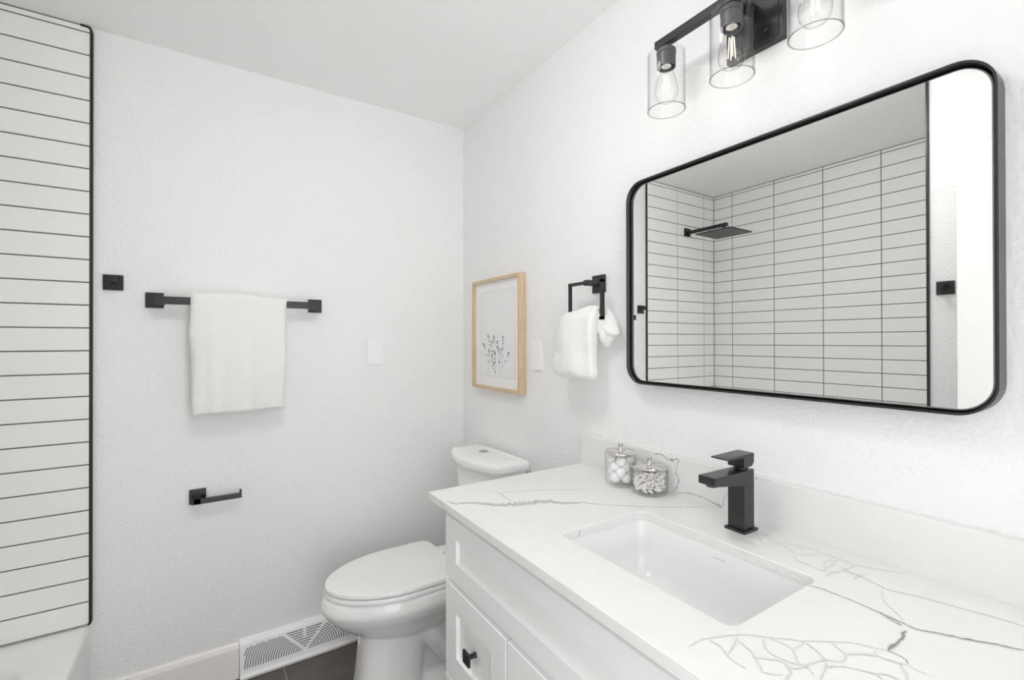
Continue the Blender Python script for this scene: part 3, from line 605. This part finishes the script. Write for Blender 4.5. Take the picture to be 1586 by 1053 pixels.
# worktop with sink cut-out
SY0, SY1, SX0, SX1 = -1.356, -1.756, -.4535, -.1935
scx, scy, shx, shy = (SX0+SX1)/2, (SY0+SY1)/2, (SX1-SX0)/2, (SY0-SY1)/2
ocx, ocy, ohx, ohy = (CXF-.0005)/2, (CY0+CY1)/2, (-CXF-.0005)/2, (CY0-CY1)/2
m = MB(); e = .0015
m.loft([rrect(scx, scy, shx, shy, .019, CZ-CT, 6), rrect(scx, scy, shx, shy, .019, CZ-e, 6), rrect(scx, scy, shx+e, shy+e, .020, CZ, 6),
        rrect(ocx, ocy, ohx-e, ohy-e, 0, CZ, 6), rrect(ocx, ocy, ohx, ohy, 0, CZ-e, 6), rrect(ocx, ocy, ohx, ohy, 0, CZ-CT, 6)], closed=True)
for k, (w, pts) in enumerate(VEINS):
    if any(p[0] > -.021 for p in pts): pts = [p for p in pts if p[0] <= -.021]
    if len(pts) < 2: continue
    dark = k in (14,) or (w >= 3 and len(pts[0]) > 2 and k in (9, 8)); mi = 2 if k in (7, 8, 9, 10, 1) else (3 if w < 2.5 else 1)
    ribbon(m, [tuple(p[:2])+((p[2] if len(p) > 2 else w)*(2.3 if k in (3, 5) else 1.55)+(.7 if w > 2.2 else .2),) for p in pts], lambda a, b: (a, b, CZ+.0001+k*.000025), mi, w, seed=k)
ribbon(m, [(-1.012, .9275, 3), (-1.020, .922, 4), (-1.040, .915, 3), (-1.075, .909, 2)], lambda a, b: (CXF-.00065, a, b), 1, 3, 77)
ribbon(m, [(-1.86, .927, 1), (-1.865, .918, 1.5), (-1.875, .912, 1)], lambda a, b: (CXF-.00065, a, b), 2, 1, 78)
ribbon(m, [(-.3995, .926, 1.5), (-.396, .920, 2.5), (-.4005, .914, 3), (-.398, .909, 1.5)], lambda a, b: (a, SY0-.00015, b), 2, 1, 79)
for k, P in enumerate([[(-1.60, .926), (-1.612, .918), (-1.630, .924)], [(-1.645, .926), (-1.655, .914), (-1.68, .910), (-1.69, .926)], [(-1.70, .912), (-1.715, .922), (-1.735, .915)]]):
    ribbon(m, P, lambda a, b: (SX1-.00015, a, b), 3, 1.2, 80+k)
m.build('countertop', [QUARTZ, VEIN, VEIND, VEINL])
ct = bpy.data.objects['countertop']; tag(ct, 'white veined quartz worktop with a sink cut-out on the vanity cabinet', 'countertop')
m = MB(); e = .001
m.loft([rrect(-.0103, ocy, .0097, ohy, 0, CZ, 1), rrect(-.0103, ocy, .0097, ohy, 0, 1.0290, 1), rrect(-.0103, ocy, .0097-e, ohy-e, 0, 1.0300, 1)])
for k, (w, pts) in enumerate(BSVEINS):
    pts = [(p[0], min(max(p[1], CZ+.001), 1.0285), (p[2] if len(p) > 2 else w)*1.15+.4) for p in pts]
    ribbon(m, pts, lambda a, b: (-.0201-k*.00003, a, b), 2 if k < 3 else 1, w, seed=40+k)
ribbon(m, [(-.0195, -1.300), (-.012, -1.292), (-.006, -1.305)], lambda a, b: (a, b, 1.0302), 3, 2, 90)
tag(m.build('backsplash', [QUARTZ, VEIN, VEIND, VEINL]), 'low white veined stone backsplash along the wall behind the tap', 'backsplash')

# undermount bowl
zt = CZ-CT-.0003
m = MB(); n = 8
def rs(dx, rad, z): return rrect(scx, scy, shx+dx, shy+dx, rad, z, n)
m.loft([rs(.024, .04, zt), rs(.001, .030, zt), rs(-.001, .030, zt-.004), rs(-.006, .032, zt-.06), rs(-.012, .034, zt-.105), rs(-.024, .040, zt-.122), rs(-.045, .045, zt-.128), rs(-.10, .03, zt-.132),
        [(scx+.022*math.cos(2*math.pi*(k+.5)/36), scy+.022*math.sin(2*math.pi*(k+.5)/36), zt-.134) for k in range(36)]], False, False)
m.loft([rs(.024, .04, zt), rs(.024, .04, zt-.014), rs(.008, .04, zt-.016), rs(.004, .04, zt-.11), rs(-.03, .05, zt-.145), [(scx+.022*math.cos(2*math.pi*(k+.5)/36), scy+.022*math.sin(2*math.pi*(k+.5)/36), zt-.148) for k in range(36)]], False, False)
r = thing('sink', 'white rectangular undermount sink bowl set below the worktop', 'sink', (scx, scy, zt-.148))
m.build('basin', BASINM, r, smooth='auto', angle=60)
m = MB(); m.lathe([(.0215, -.006), (.0215, .0005), (.019, .0025), (.008, .003)], (scx, scy, zt-.134), 32); m.build('drain', BLACK2, r, smooth='auto')
# faint printed maker's mark on the back wall of the bowl
m = MB(); yy = -1.553
for k, w in enumerate((.0028, .0016, .0024, .001, .0026, .0018, .0022, .0014, .0024)):
    m.quad((SX1-.00335, yy, zt-.017), (SX1-.00335, yy-w, zt-.017), (SX1-.00345, yy-w, zt-.0190), (SX1-.00345, yy, zt-.0190)); yy -= w+.0012
m.build('maker_mark', mat('mark_grey', (.5, .5, .5), .5), r, recalc=False)
settle(r)

# single-lever tap
TY, tx0, tx1 = -1.5565, -.1175, -.0785
r = thing('faucet', 'matte black square single-lever faucet behind the sink', 'faucet', (-.098, TY, CZ))
MB().box((-.1235, TY-.0245, CZ), (-.0725, TY+.0245, CZ+.006)).build('base_plate', BLACK2, r, bevel=.001)
m = MB(); pr = [(tx0, CZ+.006), (tx1, CZ+.006), (tx1, 1.0640), (-.100, 1.0640), (-.2235, 1.0650), (-.2235, 1.0485), (-.219, 1.0465), (tx0, 1.0330)]
m.loft([[(x, y, z) for x, z in pr] for y in (TY-.0195, TY+.0195)]); b = m.build('body_and_spout', BLACK2, r, bevel=.0012)
m = MB(); m.lathe([(.0125, 1.050), (.0125, 1.0425), (.011, 1.0415)], (-.204, TY, 0), 28); m.build('aerator', BLACK, b, smooth='auto')
m = MB(); m.lathe([(.015, 1.0645), (.015, 1.0715)], (-.098, TY, 0), 28); m.build('cartridge_neck', BLACK, r, smooth='auto')
m = MB(); pr = [(-.180, 1.0985), (-.0785, 1.1000), (-.0785, 1.0800), (-.086, 1.0715), (tx0, 1.0705), (tx0, 1.0930), (-.180, 1.0955)]
m.loft([[(x, y, z) for x, z in pr] for y in (TY-.0195, TY+.0195)]); m.build('lever', BLACK2, r, bevel=.001)
settle(r)

# ---------------------------------------------------------------- glass jars
def jar(name, label, cx, cy, rad, h, lidr):
    r = thing(name, label, 'jar', (cx, cy, CZ), 'glass jars on the worktop')
    c = (cx, cy, CZ+.0003)
    m = MB(); ro = rad
    m.lathe([(.002, .0), (ro*.80, .0), (ro*.94, .004), (ro, .013), (ro, h-.006), (ro-.004, h-.001), (ro-.006, h), (ro-.006, h-.004), (ro-.003, h-.010), (ro-.003, .016), (ro*.9, .009), (ro*.7, .007), (.002, .007)], c, 56, cap0=False, cap1=False)
    m.build('glass_body', JARG, r, smooth='auto', angle=50)
    m = MB(); m.lathe([(.002, h), (lidr, h), (lidr+.0006, h+.001), (lidr+.0006, h+.0035), (lidr-.0005, h+.0050), (lidr*.6, h+.0062), (.0095, h+.0068), (.0085, h+.008), (.0055, h+.012), (.0048, h+.017), (.0068, h+.022), (.0098, h+.024), (.0098, h+.0265), (.006, h+.028), (.001, h+.0283)], c, 48, cap0=True, cap1=True)
    m.build('lid', CHROME, r, smooth='auto', angle=50)
    settle(r)
J1 = (-.083, -1.177, .0455, .0925); J2 = (-.0735, -1.2755, .0505, .0725)
jar('glass_jar', 'taller clear glass jar of cotton balls with nickel lid', J1[0], J1[1], J1[2], J1[3], .0455)
jar('glass_jar', 'shorter round glass jar of cotton swabs with nickel lid', J2[0], J2[1], J2[2], J2[3], .0490)
# cotton balls
def ballmesh(rad, seed):
    bm = bmesh.new(); bmesh.ops.create_icosphere(bm, subdivisions=3, radius=rad)
    for v in bm.verts: v.co *= 1+.16*noise.noise(v.co*70+Vector((seed, 0, 0)))+.05*noise.noise(v.co*220+Vector((seed, 3, 0)))
    me = bpy.data.meshes.new('cotton_ball'); bm.to_mesh(me); bm.free(); me.materials.append(COTTON)
    me.polygons.foreach_set('use_smooth', [True]*len(me.polygons)); return me
bms = [ballmesh(.0148, s) for s in (1, 4, 9)]
k = 0
for L in range(4):
    n_ = 5 if L < 3 else 4
    for q in range(n_):
        ctr = q == 4
        a = 2*math.pi*q/4+L*.8; rr_ = 0 if ctr else .0225
        o = bpy.data.objects.new('cotton_ball', bms[k % 3]); COL.objects.link(o)
        o.location = (J1[0]+rr_*math.cos(a), J1[1]+rr_*math.sin(a), CZ+.0235+L*.0165+(.005 if ctr else 0)); o.rotation_euler = (k, k*2, k*.7)
        tag(o, 'white cotton ball inside the taller glass jar', 'cotton ball', 'cotton balls in the taller jar'); k += 1
# cotton swabs
m = MB(); m.tube([(0, 0, -.030), (0, 0, .030)], .0011, 6, 0)
for s in (-1, 1): m.lathe([(.0011, s*.022), (.0026, s*.025), (.0029, s*.030), (.0024, s*.0345), (.0005, s*.0365)], (0, 0, 0), 8, 1)
sw = m.build('cotton_swab', [SWABST, COTTON], smooth=True)
random.seed(11); ns = 0; tries = 0
R_in = J2[2]-.007; H_in = .058
while ns < 150 and tries < 60000:
    tries += 1
    p = Vector((random.uniform(-1, 1)*R_in, random.uniform(-1, 1)*R_in, random.uniform(.0125, H_in)))
    d = Vector((random.gauss(0, 1), random.gauss(0, 1), random.gauss(0, .9)*(.15+p.z*14))).normalized()
    ok = True
    for s in (-1, 1):
        q = p+d*.0365*s
        if math.hypot(q.x, q.y) > R_in or q.z < .0115 or q.z > .067: ok = False
    if not ok: continue
    if p.xy.length < .012 and random.random() < .6: continue
    o = sw if ns == 0 else sw.copy()
    if ns: COL.objects.link(o)
    o.location = (J2[0]+p.x, J2[1]+p.y, CZ+p.z); o.rotation_euler = d.to_track_quat('Z', 'Y').to_euler()
    tag(o, 'white cotton swab inside the shorter glass jar', 'cotton swab', 'cotton swabs in the shorter jar'); ns += 1

# ---------------------------------------------------------------- toilet
TC = -.392
def egg(xf, xb, hw, z, n=48, pf=2.0, pb=3.2, yc=TC, wide=.46):
    """egg outline: front tip at xf (towards -x), back at xb"""
    xm = xb+(xf-xb)*wide; out = []
    for k in range(n):
        a = 2*math.pi*k/n; c, s_ = math.cos(a), math.sin(a)
        if c >= 0: x = xm+(xf-xm)*abs(c)**(2/pf); y = hw*(1 if s_ > 0 else -1)*abs(s_)**(2/pf)
        else: x = xm+(xb-xm)*abs(c)**(2/pb); y = hw*(1 if s_ > 0 else -1)*abs(s_)**(2/pb)
        out.append((x, yc+y, z))
    return out
r = thing('toilet', 'white two-piece toilet with closed elongated lid between wall and vanity', 'toilet', (-.40, TC, FL))
m = MB()
m.loft([egg(-.750, -.10, .180, .438), egg(-.757, -.10, .185, .428), egg(-.765, -.11, .189, .402), egg(-.764, -.12, .188, .388), egg(-.745, -.15, .175, .358), egg(-.712, -.19, .154, .325), egg(-.672, -.23, .132, .295), egg(-.632, -.27, .112, .272), egg(-.590, -.30, .09, .25)], True, True)
m.loft([egg(-.628, -.360, .092, .31, pf=2.6), egg(-.626, -.370, .094, .25, pf=2.8), egg(-.632, -.390, .098, .18, pf=3), egg(-.640, -.400, .104, .10, pf=3), egg(-.650, -.40, .112, .03, pf=3), egg(-.655, -.39, .116, FL, pf=3)])
m.loft([egg(-.50, -.09, .085, .33, pf=3), egg(-.48, -.10, .080, .24, pf=3), egg(-.46, -.10, .072, .15, pf=3), egg(-.46, -.09, .074, .08, pf=3), egg(-.46, -.08, .10, .045, pf=3), egg(-.46, -.08, .104, FL, pf=3)])
for s_ in (-1, 1): m.tube([(-.43, TC+s_*.062, .27), (-.37, TC+s_*.078, .21), (-.31, TC+s_*.082, .13), (-.24, TC+s_*.078, .10), (-.19, TC+s_*.070, .15), (-.16, TC+s_*.06, .23)], [.030, .036, .038, .036, .034, .03], 14)
m.box((-.24, TC-.115, .405), (-.02, TC+.115, .438))
b = m.build('bowl', PORC, r)
md = b.modifiers.new('merge', 'REMESH'); md.mode = 'VOXEL'; md.voxel_size = .005; md.use_smooth_shade = True
md = b.modifiers.new('soften', 'SMOOTH'); md.iterations = 14; md.factor = .5
m = MB()
for s_ in (-1, 1):
    m = MB(); m.lathe([(.014, FL+.027), (.014, FL+.037), (.010, FL+.044), (.003, FL+.047)], (-.31, TC+s_*.098, 0), 16); m.build('bolt_cap', SEATP, b, smooth='auto')
def slab(z0, z1, xf, xb, hw, name, rad=.005, mt=SEATP, par=None, pf=1.9, pb=9):
    m = MB(); k = [(z0, .002), (z0+rad*.4, 0), (z1-rad, 0), (z1-rad*.3, .0015), (z1, .006), (z1+.0008, .03)]
    m.loft([egg(xf+d, xb-d, hw-d, z, n=64, pf=pf, pb=pb, wide=.42) for z, d in k]); return m.build(name, mt, par or r, smooth='auto', angle=40)
slab(.4405, .4552, -.752, -.285, .183, 'seat', .004)
slab(.4598, .4748, -.750, -.285, .181, 'seat_lid', .005)
m = MB(); 
for s_ in (-1, 1):
    m = MB(); m.box((-.290, TC+s_*.075-.022, .438), (-.250, TC+s_*.075+.022, .460)); m.build('seat_hinge', SEATP, r, bevel=.004)
m = MB()
m.box((-.672, -.483, .4550), (-.650, -.464, .4600))
m.build('seat_bumper', SEATP, r)
# tank: flat back, bowed front
TKC = -.400
def tankring(hw, xf, z, xb=-.014, bow=.055, rad=.02, n=20):
    out = [(xb, TKC+hw, z)]
    for k in range(n+1):
        t = -1+2*k/n; y = hw*(-t); ed = max(0, abs(t)-.93)/.07
        out.append((xf+bow*(abs(t)**2.2)+.012*ed**2, TKC+y*(1-.004*ed), z))
    out.append((xb, TKC-hw, z)); return out
m = MB(); m.loft([tankring(.170, -.178, .432), tankring(.176, -.184, .46), tankring(.190, -.196, .822)])
m.build('tank', PORC, r, smooth='auto', angle=50)
m = MB(); m.loft([tankring(.198, -.204, .822), tankring(.206, -.214, .826), tankring(.209, -.217, .836), tankring(.209, -.217, .852), tankring(.206, -.214, .861), tankring(.199, -.205, .8650), tankring(.15, -.15, .8662, xb=-.06, bow=.04)])
tl = m.build('tank_lid', PORC, r, smooth='auto', angle=60)
m = MB(); m.lathe([(.021, .8655), (.021, .8690), (.0195, .8700), (.003, .8700)], (-.090, -.372, 0), 32); m.box((-.0905, -.392, .8700), (-.0895, -.352, .8703), 1); m.build('flush_button', [CHROMED, DARK], tl, smooth='auto')
settle(r)

# ---------------------------------------------------------------- shower head (seen in the mirror)
r = thing('shower_head', 'black square rain shower head on a wall arm, seen in the mirror', 'shower head', (-1.862, -.009, 2.13))
MB().box((-1.892, -.020, 2.104), (-1.832, -.009, 2.160)).build('mounting_plate', BLACK, r, bevel=.001)
m = MB(); m.box((-1.874, -.325, 2.116), (-1.850, -.020, 2.138)); m.build('arm', BLACK, r, bevel=.001)
m = MB(); m.lathe([(.010, 2.117), (.010, 2.095), (.014, 2.085), (.014, 2.076)], (-1.862, -.300, 0), 20); m.build('swivel_joint', BLACK, r, smooth='auto')
m = MB(); m.box((-1.985, -.425, 2.068), (-1.735, -.170, 2.076), 0); hd = m.build('spray_plate', BLACK2, r, bevel=.001)
m = MB()
for a in range(14):
    for b_ in range(14): m.lathe([(.0042, 2.068), (.0030, 2.0655)], (-1.972+a*.0172, -.412+b_*.0176, 0), 6)
m.build('nozzles', mat('grey_nozzle', (.25, .25, .25), .6), hd)
settle(r)

# ---------------------------------------------------------------- open door beside the doorway
r = thing('bathroom_door', 'plain white open door, seen at the right of the mirror', 'door', (-1.26, -2.395, FL))
MB().box((-1.2775, -2.395, FL+.012), (-1.2425, -1.612, 2.046)).build('door_leaf', DOORM, r, bevel=.0015)
for s_, x in ((1, -1.2425), (-1, -1.2775)):
    m = MB(); m.lathe([(.026, 0), (.026, .006), (.010, .008), (.010, .030)], (0, 0, 0), 24); m.v = [(x+s_*v[2], -1.672+v[0], .96+v[1]) for v in m.v]
    m.box((x+s_*.030, -1.680, .95), (x+s_*.042, -1.78, .97)); m.build('handle', BLACK2, r, bevel=.001)
settle(r)
struct(MB().box((-1.235, YN, FL), (-1.205, YN+.012, 2.10)).box((-.435, YN, FL), (-.375, YN+.012, 2.10)).box((-1.235, YN, 2.04), (-.375, YN+.012, 2.11)).build('trim_3', TRIMW))
# floor of the room beyond the doorway

# ---------------------------------------------------------------- made-up flush fill lamp, added above the frame to even out the light
r = thing('added_fill_lamp', 'made-up round white fill lamp on the ceiling, added out of frame', 'added fill lamp', (-.88, -1.28, H))
m = MB(); m.lathe([(.165, 0), (.165, -.018), (.150, -.022)], (-.88, -1.28, H), 48); m.build('fill_lamp_base', TRIMW, r, smooth='auto')
m = MB(); m.lathe([(.150, -.018)]+[(.150*math.cos(a*math.pi/20), -.022-.075*math.sin(a*math.pi/20)) for a in range(0, 10)]+[(.002, -.097)], (-.88, -1.28, H), 48)
m.build('fill_lamp_diffuser', emit('fill_lamp_glow', (1, .992, .98), 22), r, smooth=True)
settle(r)
